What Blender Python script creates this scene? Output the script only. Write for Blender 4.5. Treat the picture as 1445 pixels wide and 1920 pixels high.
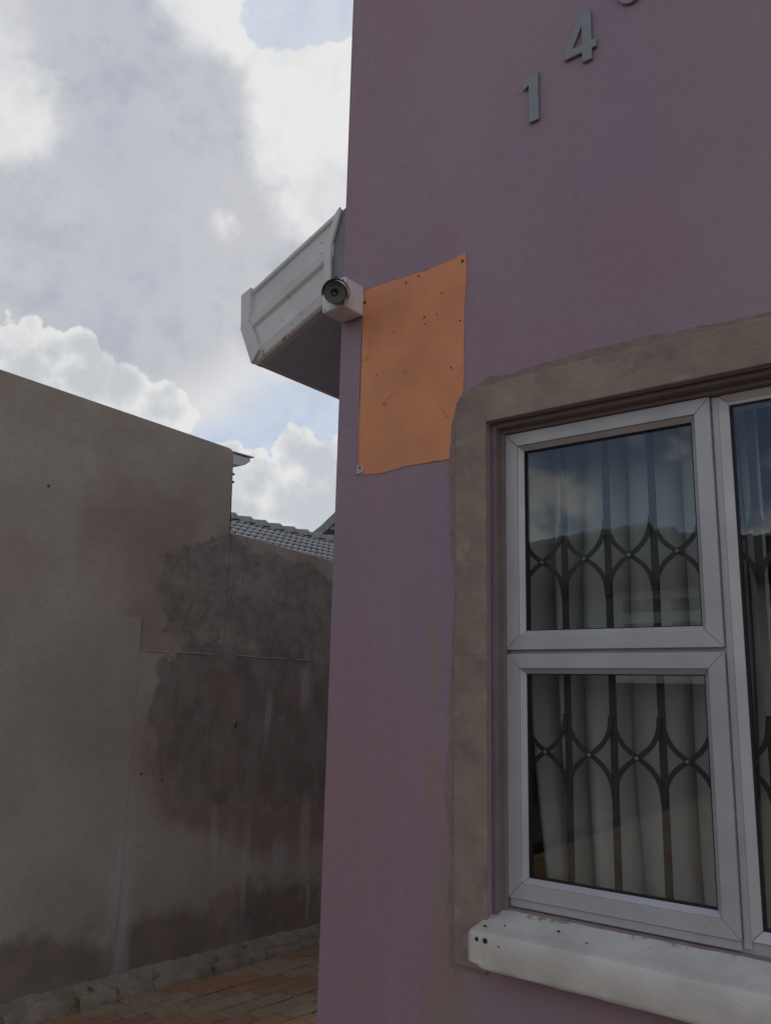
import bpy, bmesh, math, random
from mathutils import Vector, Matrix, noise as mnoise
R = math.radians
random.seed(7)
for o in list(bpy.data.objects): bpy.data.objects.remove(o)
sc = bpy.context.scene
COL = sc.collection

# ------------------------------------------------------------------ camera
CAM = Vector((1.81, -2.0, 1.40))
cam = bpy.data.cameras.new('camera'); co = bpy.data.objects.new('camera', cam); COL.objects.link(co)
RIGHT = Vector((0.78407764, 0.62025158, 0.0225885)); UP = Vector((0.11113544, -0.17610935, 0.9780769)); FW = Vector((-0.61063178, 0.76437784, 0.20701533))
m = Matrix((RIGHT, UP, -FW)).transposed().to_4x4(); m.translation = CAM
co.matrix_world = m
cam.sensor_fit = 'VERTICAL'; cam.sensor_height = 36; cam.lens = 36*1582.33/1920
cam.clip_start = 0.05; cam.clip_end = 2000
sc.camera = co
sc.render.resolution_x = 770; sc.render.resolution_y = 1024

# ------------------------------------------------------------------ node helper
class G:
    def __init__(s, nt): s.nt = nt; s.x = 0
    def n(s, t, **kw):
        nd = s.nt.nodes.new(t); s.x += 30; nd.location = (s.x, 0)
        for k, v in kw.items(): setattr(nd, k, v)
        return nd
    def put(s, sock, v):
        if v is None: return
        if hasattr(v, 'is_linked') or isinstance(v, bpy.types.NodeSocket): s.nt.links.new(v, sock)
        else:
            if sock.type == 'RGBA' and len(v) == 3: v = (*v, 1)
            sock.default_value = v
    def math(s, op, a, b=None, c=None, clamp=False):
        nd = s.n('ShaderNodeMath', operation=op, use_clamp=clamp)
        for i, v in enumerate((a, b, c)): s.put(nd.inputs[i], v)
        return nd.outputs[0]
    def vm(s, op, a, b=None, out=0):
        nd = s.n('ShaderNodeVectorMath', operation=op)
        s.put(nd.inputs[0], a); s.put(nd.inputs[1], b)
        return nd.outputs['Value'] if out == 'v' else nd.outputs[0]
    def scale(s, a, f):
        nd = s.n('ShaderNodeVectorMath', operation='SCALE'); s.put(nd.inputs[0], a); s.put(nd.inputs['Scale'], f); return nd.outputs[0]
    def noise(s, v, sc_=5, det=4, rough=.5, dist=0, col=False):
        nd = s.n('ShaderNodeTexNoise'); s.put(nd.inputs['Vector'], v)
        nd.inputs['Scale'].default_value = sc_; nd.inputs['Detail'].default_value = det
        nd.inputs['Roughness'].default_value = rough; nd.inputs['Distortion'].default_value = dist
        return nd.outputs[1] if col else nd.outputs[0]
    def voro(s, v, sc_=5, feature='F1', out='Distance', rnd=1):
        nd = s.n('ShaderNodeTexVoronoi', feature=feature); s.put(nd.inputs['Vector'], v)
        nd.inputs['Scale'].default_value = sc_; nd.inputs['Randomness'].default_value = rnd
        return nd.outputs[out]
    def mr(s, v, a, b, c=0., d=1., smooth=True):
        nd = s.n('ShaderNodeMapRange', interpolation_type='SMOOTHSTEP' if smooth else 'LINEAR')
        for i, q in enumerate((v, a, b, c, d)): s.put(nd.inputs[i], q)
        return nd.outputs[0]
    def mix(s, f, a, b, bt='MIX'):
        nd = s.n('ShaderNodeMix', data_type='RGBA', blend_type=bt)
        s.put(nd.inputs[0], f); s.put(nd.inputs[6], a); s.put(nd.inputs[7], b)
        return nd.outputs[2]
    def sep(s, v):
        nd = s.n('ShaderNodeSeparateXYZ'); s.put(nd.inputs[0], v); return nd.outputs
    def comb(s, x=0., y=0., z=0.):
        nd = s.n('ShaderNodeCombineXYZ')
        for i, q in enumerate((x, y, z)): s.put(nd.inputs[i], q)
        return nd.outputs[0]
    def bump(s, h, strength=.3, dist=.01, normal=None):
        nd = s.n('ShaderNodeBump'); s.put(nd.inputs['Height'], h)
        nd.inputs['Strength'].default_value = strength; nd.inputs['Distance'].default_value = dist
        s.put(nd.inputs['Normal'], normal); return nd.outputs[0]
    def blob(s, v, c, r):          # 1 at the centre, 0 at the ellipse, negative outside
        d = s.vm('DIVIDE', s.vm('SUBTRACT', v, c), r)
        return s.math('SUBTRACT', 1., s.vm('LENGTH', d, out='v'))
    def blobs(s, v, L):
        o = None
        for c, r in L:
            b = s.blob(v, c, r); o = b if o is None else s.math('MAXIMUM', o, b)
        return o

# ------------------------------------------------------------------ sky
SUN_EL, SUN_AZ = R(55), R(-36)       # azimuth from +Y, clockwise positive
w = bpy.data.worlds.new('World'); sc.world = w; w.use_nodes = True
g = G(w.node_tree)
for nd in list(w.node_tree.nodes): w.node_tree.nodes.remove(nd)
sky = g.n('ShaderNodeTexSky', sky_type='NISHITA'); sky.sun_disc = False
sky.sun_elevation = SUN_EL; sky.sun_rotation = SUN_AZ; sky.air_density = 1.0; sky.dust_density = 1.0
tc = g.n('ShaderNodeTexCoord').outputs['Generated']
D = g.vm('NORMALIZE', tc)
K = 10.0                              # background strength is 0.1
dz = g.sep(D)[2]
# flat cloud-deck coordinates for the clouds spread over the whole sky
deck = g.scale(D, g.math('DIVIDE', 1., g.math('ADD', g.math('MAXIMUM', dz, 0.), .25)))
n_big = g.noise(deck, 1.15, 5, .52)
n_det = g.noise(D, 9, 5, .56)
n_fine = g.noise(D, 34, 4, .6)
wv2 = g.vm('SUBTRACT', g.noise(D, 20, 3, .6, col=True), (.5, .5, .5))
wv = g.vm('SUBTRACT', g.noise(D, 6, 2, .5, col=True), (.5, .5, .5))
warp = g.vm('ADD', D, g.scale(wv, .05))
warp2 = g.vm('ADD', D, g.scale(wv2, .020))
puff = g.voro(g.vm('ADD', D, g.scale(wv2, .010)), 42)
GREY = [((-0.6641, 0.3953, 0.6346), 0.125), ((-0.7158, 0.406, 0.5681), 0.1235), ((-0.6569, 0.4585, 0.5985), 0.1176), ((-0.7016, 0.4787, 0.5279), 0.1512),
        ((-0.7717, 0.4271, 0.4712), 0.1512), ((-0.6729, 0.5455, 0.4996), 0.1218), ((-0.7503, 0.5113, 0.4392), 0.1353), ((-0.657, 0.6162, 0.4543), 0.0900),
        ((-0.6452, 0.5243, 0.5557), 0.1000), ((-0.8182, 0.4134, 0.3996), 0.1276)]
WHITE = [((-0.5522, 0.5452, 0.6313), 0.060), ((-0.5556, 0.585, 0.590), 0.070), ((-0.583, 0.612, 0.534), 0.055), ((-0.575, 0.468, 0.671), 0.050), ((-.60, .43, .675), .050),
         ((-.770, .325, .5632), .058), ((-0.5133, 0.560, 0.6509), 0.024), ((-.508, .60, .617), .06), ((-.50, .64, .56), .09), ((-.82, .28, .58), .09), ((-.585, .565, .58), .055)]
CUMA = [((-0.8435, 0.4235, 0.3304), 0.0529), ((-0.8155, 0.4764, 0.3287), 0.0471), ((-0.793, 0.5161, 0.3236), 0.0324), ((-0.7712, 0.5597, 0.3033), 0.0385),
        ((-0.765, 0.566, 0.302), 0.0306), ((-0.8244, 0.444, 0.3511), 0.0294), ((-0.8069, 0.4674, 0.3611), 0.0265), ((-.87, .36, .32), .07)]
CUMB = [((-0.6782, 0.6832, 0.2706), 0.0353), ((-0.6573, 0.7073, 0.26), 0.0353), ((-0.7177, 0.6545, 0.2377), 0.0412), ((-0.6868, 0.6959, 0.2098), 0.0706),
        ((-0.7348, 0.648, 0.2002), 0.0412), ((-0.6506, 0.731, 0.2056), 0.0529), ((-0.7337, 0.6254, 0.2657), 0.0176), ((-.61, .76, .22), .07)]
def sph(v, L):
    o = None
    for c, r in L:
        b = g.math('MULTIPLY_ADD', g.vm('DISTANCE', v, c, out='v'), -1/r, 1.); o = b if o is None else g.math('MAXIMUM', o, b)
    return o
infront = g.mr(g.vm('DOT_PRODUCT', D, (-.62, .78, 0.), out='v'), .55, .25)
blue = g.mix(g.math('SUBTRACT', .22, g.math('MULTIPLY', infront, .17)), sky.outputs[0], (K*.60, K*.66, K*.72))
# scattered high cloud over the rest of the sky
far = g.math('MULTIPLY', g.mr(n_big, .55, .70), infront)
col = g.mix(g.math('MULTIPLY', far, .85), blue, (K*.60, K*.62, K*.65))
# thin bright rim round the big cloud, then the crisp sunlit heaps beside it
fg = sph(warp, GREY)
lowf = g.sep(wv)
fgs = g.math('ADD', fg, g.math('MULTIPLY', lowf[1], .35))
col = g.mix(g.mr(fgs, -.42, .02), col, (K*.70, K*.71, K*.73))
fw_ = sph(warp2, WHITE)
mw = g.mr(g.math('ADD', fw_, g.math('ADD', g.math('MULTIPLY', g.math('SUBTRACT', n_fine, .5), .55), g.math('MULTIPLY', g.math('SUBTRACT', n_det, .5), 1.3))), -.24, .20)
wcol = g.mix(g.mr(n_det, .34, .60), (K*.72, K*.73, K*.745), (K*.82, K*.82, K*.82))
col = g.mix(mw, col, wcol)
# smooth grey underside
mg = g.math('MULTIPLY', g.mr(g.math('ADD', fgs, g.math('MULTIPLY', g.math('SUBTRACT', n_det, .5), .10)), -.10, .40), g.mr(g.math('ADD', fw_, g.math('MULTIPLY', g.math('SUBTRACT', n_det, .5), 1.5)), .36, -.30, .0, 1.))
col = g.mix(mg, col, g.mix(g.mr(g.math('ADD', lowf[0], g.math('MULTIPLY', g.math('SUBTRACT', n_det, .5), .12)), -.16, .16), (K*.355, K*.39, K*.48), (K*.43, K*.45, K*.51)))
hole = g.mr(g.math('ADD', sph(warp2, [((-0.5462, 0.4985, 0.6732), .040), ((-0.5059, 0.5425, 0.6706), .020), ((-.53, .50, .69), .05)]), g.math('MULTIPLY', g.math('SUBTRACT', n_fine, .5), .9)), -.04, .10)
col = g.mix(g.math('MULTIPLY', hole, .9), col, (K*.50, K*.585, K*.73))
# small bright tears in it
tear = g.math('ADD', sph(warp, [((-0.672, 0.540, 0.5027), .020), ((-.664, .548, .507), .016), ((-.7528, .3407, .5632), .06), ((-.775, .33, .54), .055)]), g.math('MULTIPLY', g.math('SUBTRACT', n_fine, .5), 1.6))
col = g.mix(g.mr(tear, -.05, 1.3), col, (K*.76, K*.76, K*.76))
# heaped cumulus with crisp edges low in the sky, all round
fc = sph(warp2, CUMA + CUMB)
fc = g.math('SUBTRACT', fc, g.math('MULTIPLY', puff, .42))
fc = g.math('ADD', fc, g.math('MULTIPLY', g.math('SUBTRACT', n_fine, .5), .80))
low = g.math('MULTIPLY', g.mr(dz, .62, .30), g.mr(dz, .02, .12))
ring = g.math('SUBTRACT', g.math('MULTIPLY', g.math('MULTIPLY', low, infront), g.math('SUBTRACT', g.math('ADD', g.math('MULTIPLY', n_big, .7), g.math('MULTIPLY', n_det, .3)), .445)), .05)
fc2 = g.math('MAXIMUM', fc, g.math('MULTIPLY', ring, 3.))
mc = g.mr(fc2, -.22, -.04)
shade = g.mr(g.math('SUBTRACT', g.math('ADD', g.math('MULTIPLY', n_fine, .55), g.math('MULTIPLY', n_det, .75)), g.math('MULTIPLY', g.math('MAXIMUM', fc, 0.), .25)), .46, .72)
ccol = g.mix(shade, (K*.56, K*.585, K*.62), (K*.80, K*.795, K*.79))
col = g.mix(g.math('MULTIPLY', mc, .96), col, ccol)
bg = g.n('ShaderNodeBackground'); g.put(bg.inputs[0], col); bg.inputs[1].default_value = .1
wo = g.n('ShaderNodeOutputWorld'); w.node_tree.links.new(bg.outputs[0], wo.inputs[0])

sun = bpy.data.lights.new('sun', 'SUN'); sun.energy = .8; sun.angle = R(10); sun.color = (1, .95, .88)
so = bpy.data.objects.new('sun', sun); COL.objects.link(so)
sd = Vector((math.sin(SUN_AZ)*math.cos(SUN_EL), math.cos(SUN_AZ)*math.cos(SUN_EL), math.sin(SUN_EL)))
so.rotation_euler = sd.to_track_quat('Z', 'Y').to_euler(); so.location = sd*30
sc.render.engine = 'CYCLES'
sc.view_settings.view_transform = 'Standard'; sc.view_settings.look = 'None'; sc.view_settings.gamma = 1
sc.view_settings.exposure = 0.0
sc.cycles.max_bounces = 8; sc.cycles.transparent_max_bounces = 12

# ------------------------------------------------------------------ materials
def mat(name, rough=.8, spec=.3, metal=0):
    m = bpy.data.materials.new(name); m.use_nodes = True
    g = G(m.node_tree); b = m.node_tree.nodes['Principled BSDF']
    b.inputs['Roughness'].default_value = rough; b.inputs['Specular IOR Level'].default_value = spec; b.inputs['Metallic'].default_value = metal
    g.tc = g.n('ShaderNodeTexCoord').outputs['Object']; g.b = b
    return m, g
def wire(g, col=None, nrm=None, rough=None):
    g.put(g.b.inputs['Base Color'], col); g.put(g.b.inputs['Normal'], nrm); g.put(g.b.inputs['Roughness'], rough)
M = {}
def simple(name, c1, c2=None, sc_=20, rough=.7, spec=.3, metal=0, bump=.15, bd=.002, bs=180):
    m, g = mat(name, rough, spec, metal); c2 = c2 or tuple(x*.82 for x in c1)
    f = g.mr(g.noise(g.tc, sc_, 5, .6), .3, .7)
    wire(g, g.mix(f, c1, c2), g.bump(g.noise(g.tc, bs, 3, .6), bump, bd))
    M[name] = m; return m

# mauve painted plaster
m, g = mat('mauve_paint', .62, .35)
c = g.mix(g.mr(g.noise(g.tc, 1.3, 4, .5), .32, .68), (.338, .252, .304), (.298, .225, .294))
c = g.mix(g.mr(g.noise(g.vm('ADD', g.tc, (5., 2., 9.)), .9, 3, .5), .46, .70, 0, .8), c, (.335, .213, .262))
c = g.mix(g.mr(g.noise(g.tc, 45, 5, .7), .50, .8, 0, .30), c, (.22, .165, .195))
# faint rain runs and roller bands
run = g.noise(g.vm('MULTIPLY', g.tc, (16., 16., .55)), 1.4, 5, .65)
c = g.mix(g.mr(run, .52, .75, 0, .28), c, (.245, .205, .225))
c = g.mix(g.mr(g.noise(g.vm('MULTIPLY', g.tc, (5., 5., .5)), 1.2, 4, .6), .55, .75, 0, .22), c, (.40, .32, .37))
# bare scuffed patches where the paint has worn to plaster
sp = g.vm('ADD', g.tc, g.scale(g.vm('SUBTRACT', g.noise(g.tc, 14, 6, .65, col=True), (.5, .5, .5)), .12))
sc1 = g.mr(g.blobs(sp, [((.405, 0, 1.50), (.022, 1, .17)), ((.40, 0, 1.16), (.02, 1, .12)), ((.45, 0, .80), (.05, 1, .25)), ((.46, 0, .55), (.075, 1, .19)), ((.40, 0, .30), (.05, 1, .1))]), -.45, .6)
c = g.mix(g.math('MULTIPLY', sc1, g.mr(g.noise(g.tc, 70, 6, .72), .38, .60, .2, .9)), c, (.300, .235, .180))
# hairline cracks here and there
cw = g.vm('ADD', g.tc, g.scale(g.vm('SUBTRACT', g.noise(g.tc, 7, 6, .65, col=True), (.5, .5, .5)), .30))
hc = g.math('MULTIPLY', g.mr(g.voro(cw, 1.6, 'DISTANCE_TO_EDGE'), 0, .0035, 1, 0), g.mr(g.noise(g.vm('ADD', g.tc, (1, 4, 2)), 3.5, 3, .5), .55, .63))
c = g.mix(g.math('MULTIPLY', hc, .45), c, (.13, .095, .11))
h = g.math('ADD', g.noise(g.tc, 150, 5, .7), g.math('MULTIPLY', g.noise(g.tc, 20, 5, .62), 2.2))
h = g.math('ADD', h, g.math('MULTIPLY', g.noise(g.vm('MULTIPLY', g.tc, (1.6, 1., .7)), 5, 3, .5), 5.))
wire(g, c, g.bump(g.math('SUBTRACT', h, hc), .42, .004), g.mr(g.noise(g.tc, 30, 4, .6), .3, .7, .55, .75)); M['mauve'] = m

# orange paint left under a removed sign
m, g = mat('orange_paint', .7, .25)
c = g.mix(g.mr(g.noise(g.tc, 6, 5, .6), .3, .7), (.76, .320, .165), (.64, .270, .145))
c = g.mix(g.mr(g.noise(g.vm('ADD', g.tc, (3, 0, 1)), 3.2, 5, .55), .45, .75, 0, .6), c, (.62, .33, .21))
wp = g.vm('ADD', g.tc, g.scale(g.vm('SUBTRACT', g.noise(g.tc, 9, 5, .6, col=True), (.5, .5, .5)), .16))
crack = g.math('MULTIPLY', g.mr(g.voro(wp, 3.2, 'DISTANCE_TO_EDGE'), .0, .010, 1, 0), g.mr(g.noise(g.tc, 7, 3, .5), .54, .64))
spot = g.mr(g.noise(g.vm('ADD', g.tc, (8, 0, 4)), 26, 3, .5), .70, .76)
c = g.mix(g.math('MULTIPLY', crack, .6), c, (.16, .07, .05))
c = g.mix(g.math('MULTIPLY', spot, .45), c, (.30, .17, .13))
wire(g, c, g.bump(g.math('SUBTRACT', g.math('MULTIPLY', g.noise(g.tc, 60, 4, .6), .5), g.math('ADD', crack, g.math('MULTIPLY', spot, .4))), .35, .004)); M['orange'] = m

# raw cement plaster round the window
m, g = mat('cement_plaster', .9, .2)
st = g.vm('MULTIPLY', g.tc, (1, 1, .35))
c = g.mix(g.mr(g.noise(g.tc, 5, 6, .62), .3, .7), (.385, .305, .260), (.265, .215, .185))
c = g.mix(g.mr(g.noise(st, 16, 6, .65), .5, .75, 0, .8), c, (.330, .250, .225))
c = g.mix(g.mr(g.noise(g.vm('ADD', g.tc, (2, 7, 3)), 5, 6, .6), .50, .68, 0, .7), c, (.200, .178, .160))
c = g.mix(g.mr(g.noise(g.vm('ADD', g.tc, (6, 1, 5)), 11, 6, .62), .54, .66, 0, .55), c, (.42, .345, .305))
h = g.math('ADD', g.math('ADD', g.noise(g.tc, 40, 6, .7), g.math('MULTIPLY', g.noise(g.tc, 260, 3, .7), .6)), g.math('MULTIPLY', g.noise(g.vm('MULTIPLY', g.tc, (.6, 1, 1.6)), 30, 5, .7), .7))
wire(g, c, g.bump(h, .6, .006)); M['cement'] = m
simple('cement_smear', (.310, .235, .215), (.225, .175, .165), 18, .92, .2, 0, .6, .004, 70)
simple('smear_thin', (.285, .225, .205), (.235, .175, .190), 14, .9, .2, 0, .5, .004, 70)
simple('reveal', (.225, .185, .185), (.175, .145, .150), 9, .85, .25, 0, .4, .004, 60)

# boundary wall plaster with damp stains
def wall_mat(name, red, base):
    m, g = mat(name, .92, .15)
    P = g.tc
    wrp = g.vm('ADD', P, g.scale(g.vm('SUBTRACT', g.noise(P, 4, 7, .62, col=True), (.5, .5, .5)), .42))
    wrp = g.vm('ADD', wrp, g.scale(g.vm('SUBTRACT', g.noise(P, 30, 5, .7, col=True), (.5, .5, .5)), .07))
    c = g.mix(g.mr(g.noise(P, 2.2, 6, .58), .3, .7), base[0], base[1])
    c = g.mix(g.mr(g.noise(g.vm('ADD', P, (4, 2, 7)), 1.4, 5, .55), .46, .70, 0, red), c, (.315, .242, .205))
    c = g.mix(g.mr(g.noise(P, 28, 5, .65), .48, .8, 0, .35), c, (.26, .22, .19))
    up = g.mr(g.blobs(wrp, [((-1.74, 1.10, 1.92), (9, .48, .30)), ((-1.74, 1.62, 1.86), (9, .5, .30)), ((-1.74, 2.1, 1.85), (9, .5, .28)), ((-1.74, .92, 1.72), (9, .28, .12))]), -.03, .10)
    dn = g.mr(g.blobs(wrp, [((-1.74, 1.02, 1.26), (9, .42, .42)), ((-1.74, .86, 1.46), (9, .26, .16)), ((-1.74, 1.5, 1.22), (9, .5, .46)), ((-1.74, 2.0, 1.18), (9, .5, .45))]), -.02, .08)
    ring = g.mr(g.blobs(wrp, [((-1.74, 1.05, 1.12), (9, .5, .50)), ((-1.74, 1.55, 1.0), (9, .6, .55)), ((-1.74, 2.05, 1.0), (9, .6, .55))]), -.08, .25)
    c = g.mix(g.math('MULTIPLY', ring, .85), c, (.255, .195, .162))
    c = g.mix(g.math('MULTIPLY', g.math('MULTIPLY', up, g.mr(g.noise(g.vm('ADD', P, (3, 3, 8)), 5, 6, .65), .32, .55, .35, 1)), .76), c, g.mix(g.mr(g.noise(P, 13, 7, .7), .35, .65), (.165, .145, .130), (.275, .248, .222)))
    c = g.mix(g.math('MULTIPLY', g.math('MULTIPLY', dn, g.mr(g.noise(g.vm('ADD', P, (8, 5, 2)), 4, 6, .65), .30, .55, .45, 1)), .80), c, g.mix(g.mr(g.noise(g.vm('MULTIPLY', P, (1, 1, .65)), 8, 7, .66), .35, .65), (.165, .146, .136), (.255, .232, .220)))
    # pale tide line left where the damp stopped
    tf = g.blobs(wrp, [((-1.74, 1.02, 1.26), (9, .42, .42)), ((-1.74, 1.5, 1.22), (9, .5, .46)), ((-1.74, 2.0, 1.18), (9, .5, .45))])
    tide = g.math('MULTIPLY', g.math('MULTIPLY', g.mr(tf, -.10, -.04), g.mr(tf, -.03, .02, 1, 0)), g.mr(g.noise(P, 14, 5, .65), .45, .65))
    c = g.mix(g.math('MULTIPLY', tide, .35), c, (.42, .385, .35))
    # flaking skin with map cracks inside the upper stain
    vc = g.voro(g.vm('ADD', P, g.scale(g.vm('SUBTRACT', g.noise(P, 12, 5, .6, col=True), (.5, .5, .5)), .14)), 6.5, 'DISTANCE_TO_EDGE')
    crk = g.math('MULTIPLY', g.math('MULTIPLY', g.mr(vc, 0, .012, 1, 0), up), g.mr(g.noise(g.vm('ADD', P, (1, 3, 2)), 5, 3, .5), .42, .58))
    c = g.mix(g.math('MULTIPLY', crk, .65), c, (.05, .046, .044))
    fl = g.math('MULTIPLY', g.mr(g.noise(g.vm('ADD', P, (9, 1, 3)), 16, 8, .72), .56, .66), up)
    c = g.mix(g.math('MULTIPLY', fl, .60), c, (.32, .305, .29))
    # rising damp along the foot, patchy
    hgt = g.sep(wrp)[2]
    foot = g.math('MULTIPLY', g.mr(hgt, .26, .38, 1, 0), g.mr(g.noise(g.vm('ADD', P, (7, 7, 7)), 3.0, 6, .6), .30, .55, .35, 1))
    c = g.mix(g.math('MULTIPLY', foot, .8), c, g.mix(g.mr(g.noise(P, 6, 5, .6), .4, .6), (.205, .158, .130), (.150, .130, .118)))
    # lime streaks
    wst = g.vm('ADD', P, g.scale(g.vm('SUBTRACT', g.noise(g.vm('MULTIPLY', P, (1, 1, .4)), 9, 5, .6, col=True), (.5, .5, .5)), .09))
    stk = g.blobs(wst, [((-1.74, .53, .50), (9, .075, .33)), ((-1.74, .56, .28), (9, .05, .24)), ((-1.74, 1.08, .62), (9, .028, .17)), ((-1.74, 1.30, .45), (9, .028, .28)),
                        ((-1.74, 1.75, .55), (9, .045, .30)), ((-1.74, 1.80, .25), (9, .02, .16)), ((-1.74, 1.55, .50), (9, .07, .12)), ((-1.74, 1.42, 1.25), (9, .035, .16)), ((-1.74, 1.72, 1.4), (9, .06, .14))])
    stk = g.math('MULTIPLY', g.mr(stk, -.35, .75), g.mr(g.noise(g.vm('MULTIPLY', P, (1, 1, .12)), 30, 4, .6), .3, .6, .35, 1))
    c = g.mix(g.math('MULTIPLY', stk, .62), c, (.44, .435, .46))
    hole = g.mr(g.noise(g.vm('ADD', P, (2, 9, 4)), 20, 2, .4), .785, .80)
    c = g.mix(g.math('MULTIPLY', hole, .8), c, (.05, .045, .04))
    h = g.math('ADD', g.math('ADD', g.noise(P, 90, 5, .7), g.math('MULTIPLY', g.noise(P, 9, 5, .6), 2.2)), g.math('MULTIPLY', fl, 1.2))
    h = g.math('SUBTRACT', g.math('SUBTRACT', h, g.math('MULTIPLY', crk, 1.2)), g.math('MULTIPLY', hole, 1.5))
    wire(g, c, g.bump(h, .5, .006)); M[name] = m
wall_mat('wall_upper', .9, ((.420, .375, .330), (.335, .282, .245))); wall_mat('wall_coat', .15, ((.405, .372, .328), (.335, .305, .270)))

# metals, plastics, fabric
m, g = mat('window_aluminium', .42, .5, .25)
c = g.mix(g.mr(g.noise(g.tc, 5, 5, .6), .3, .7), (.50, .50, .53), (.435, .435, .465))
c = g.mix(g.mr(g.noise(g.vm('ADD', g.tc, (1, 2, 3)), 24, 6, .7), .58, .78, 0, .3), c, (.22, .21, .205))
wire(g, c, g.bump(g.noise(g.tc, 300, 2, .5), .05, .001), g.mr(g.noise(g.tc, 12, 4, .6), .3, .7, .34, .5)); M['alu'] = m
simple('rubber_gasket', (.02, .02, .024), None, 30, .6)
m, g = mat('white_sill_paint', .55, .35)
c = g.mix(g.mr(g.noise(g.tc, 7, 6, .6), .35, .7), (.66, .645, .61), (.54, .52, .49))
dirt = g.mr(g.math('ADD', g.math('MULTIPLY', g.noise(g.tc, 30, 7, .72), 1.0), g.math('MULTIPLY', g.mr(g.sep(g.tc)[1], .0, .065), .22)), .66, .80)
c = g.mix(g.math('MULTIPLY', dirt, .75), c, (.16, .14, .12))
wire(g, c, g.bump(g.math('ADD', g.noise(g.tc, 120, 4, .6), g.math('MULTIPLY', g.noise(g.tc, 14, 4, .6), 2)), .3, .004)); M['sill'] = m
m, g = mat('white_sheet_metal', .5, .4)
c = g.mix(g.mr(g.noise(g.tc, 4, 5, .6), .3, .7), (.66, .665, .67), (.56, .57, .58))
chip = g.mr(g.noise(g.vm('ADD', g.tc, (3, 5, 1)), 24, 4, .6), .675, .70)
c = g.mix(g.math('MULTIPLY', chip, .85), c, (.25, .25, .26))
wire(g, c, g.bump(g.math('SUBTRACT', g.math('MULTIPLY', g.noise(g.tc, 10, 3, .5), 1), chip), .2, .004)); M['bargewhite'] = m
simple('soffit_paint', (.46, .53, .65), (.40, .46, .57), 3, .7, .25)
simple('roof_and_gap_grey', (.28, .285, .30), (.20, .205, .215), 10, .7)  # shared by roofs, stubs and the strip painted as the shaded gap
simple('white_plastic', (.72, .72, .73), (.62, .62, .64), 10, .38, .5, 0, .05)
simple('camera_grey', (.165, .17, .185), (.13, .135, .148), 20, .45, .5)
simple('lens_black', (.012, .012, .015), None, 20, .12, .6, 0, 0)
simple('led_ring', (.14, .145, .15), (.09, .09, .10), 300, .4, .5)
simple('screw_steel', (.23, .22, .21), None, 90, .5, .5, .6)
simple('numeral_metal', (.26, .275, .30), (.215, .23, .25), 12, .45, .5, .3)
simple('trellis_steel', (.050, .043, .038), (.035, .031, .029), 12, .55, .4)
simple('rivet_steel', (.55, .54, .52), None, 40, .35, .5, .5)
m, g = mat('curtain_cloth', .9, .1)
c = g.mix(g.mr(g.noise(g.vm('MULTIPLY', g.tc, (1, 1, .1)), 20, 4, .6), .3, .7), (.62, .62, .61), (.53, .53, .53))
b2 = g.n('ShaderNodeBsdfTranslucent'); g.put(b2.inputs[0], c); wire(g, c, g.bump(g.noise(g.tc, 500, 2, .5), .15, .001))
mx = g.n('ShaderNodeMixShader'); mx.inputs[0].default_value = .12
m.node_tree.links.new(g.b.outputs[0], mx.inputs[1]); m.node_tree.links.new(b2.outputs[0], mx.inputs[2])
m.node_tree.links.new(mx.outputs[0], m.node_tree.nodes['Material Output'].inputs[0]); M['curtain'] = m
# clear glass: plain fresnel on each face of the pane
m, g = mat('window_glass')
lw = g.n('ShaderNodeLayerWeight'); lw.inputs[0].default_value = .5
fr = g.math('ADD', .058, g.math('MULTIPLY', g.math('POWER', lw.outputs['Facing'], 5.), .95))
tr = g.n('ShaderNodeBsdfTransparent'); tr.inputs[0].default_value = (.93, .95, .94, 1)
gl = g.n('ShaderNodeBsdfGlossy'); gl.inputs['Roughness'].default_value = .0; gl.inputs[0].default_value = (.95, .97, 1, 1)
mx = g.n('ShaderNodeMixShader'); g.put(mx.inputs[0], fr)
m.node_tree.links.new(tr.outputs[0], mx.inputs[1]); m.node_tree.links.new(gl.outputs[0], mx.inputs[2])
m.node_tree.links.new(mx.outputs[0], m.node_tree.nodes['Material Output'].inputs[0]); M['glass'] = m

simple('room_paint', (.20, .19, .18), None, 3, .9)
def paver(name, a, b):
    m, g = mat(name, .88, .2)
    oi = g.n('ShaderNodeObjectInfo').outputs['Random']
    P = g.vm('ADD', g.tc, g.comb(g.math('MULTIPLY', oi, 37.), g.math('MULTIPLY', oi, 11.), 0.))
    c = g.mix(g.mr(oi, 0, 1, 0, 1, False), a, b)
    c = g.mix(g.mr(g.noise(P, 20, 6, .65), .42, .75, 0, .6), c, (.12, .10, .08))
    c = g.mix(g.mr(g.noise(P, 90, 4, .7), .5, .8, 0, .35), c, (.05, .045, .04))
    wire(g, c, g.bump(g.noise(P, 120, 5, .7), .5, .003)); M[name] = m
paver('paver_red', (.335, .190, .112), (.285, .165, .102)); paver('paver_buff', (.340, .250, .168), (.285, .215, .150))
simple('joint_sand', (.045, .036, .028), (.025, .021, .017), 40, .95, .1, 0, .5, .004)
m, g = mat('kerb_concrete', .95, .1)
c = g.mix(g.mr(g.noise(g.tc, 7, 6, .62), .3, .7), (.330, .275, .225), (.225, .190, .160))
c = g.mix(g.mr(g.noise(g.vm('ADD', g.tc, (3, 1, 2)), 6, 5, .6), .50, .68, 0, .7), c, (.190, .155, .090))
c = g.mix(g.mr(g.noise(g.vm('ADD', g.tc, (6, 4, 2)), 11, 6, .65), .55, .72, 0, .8), c, (.052, .045, .040))
wire(g, c, g.bump(g.math('ADD', g.noise(g.tc, 60, 6, .72), g.noise(g.tc, 18, 5, .6)), .8, .010)); M['kerb'] = m
simple('ground_earth', (.16, .125, .09), (.11, .09, .065), .6, .95, .1, 0, .5, .01, 20)
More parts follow.
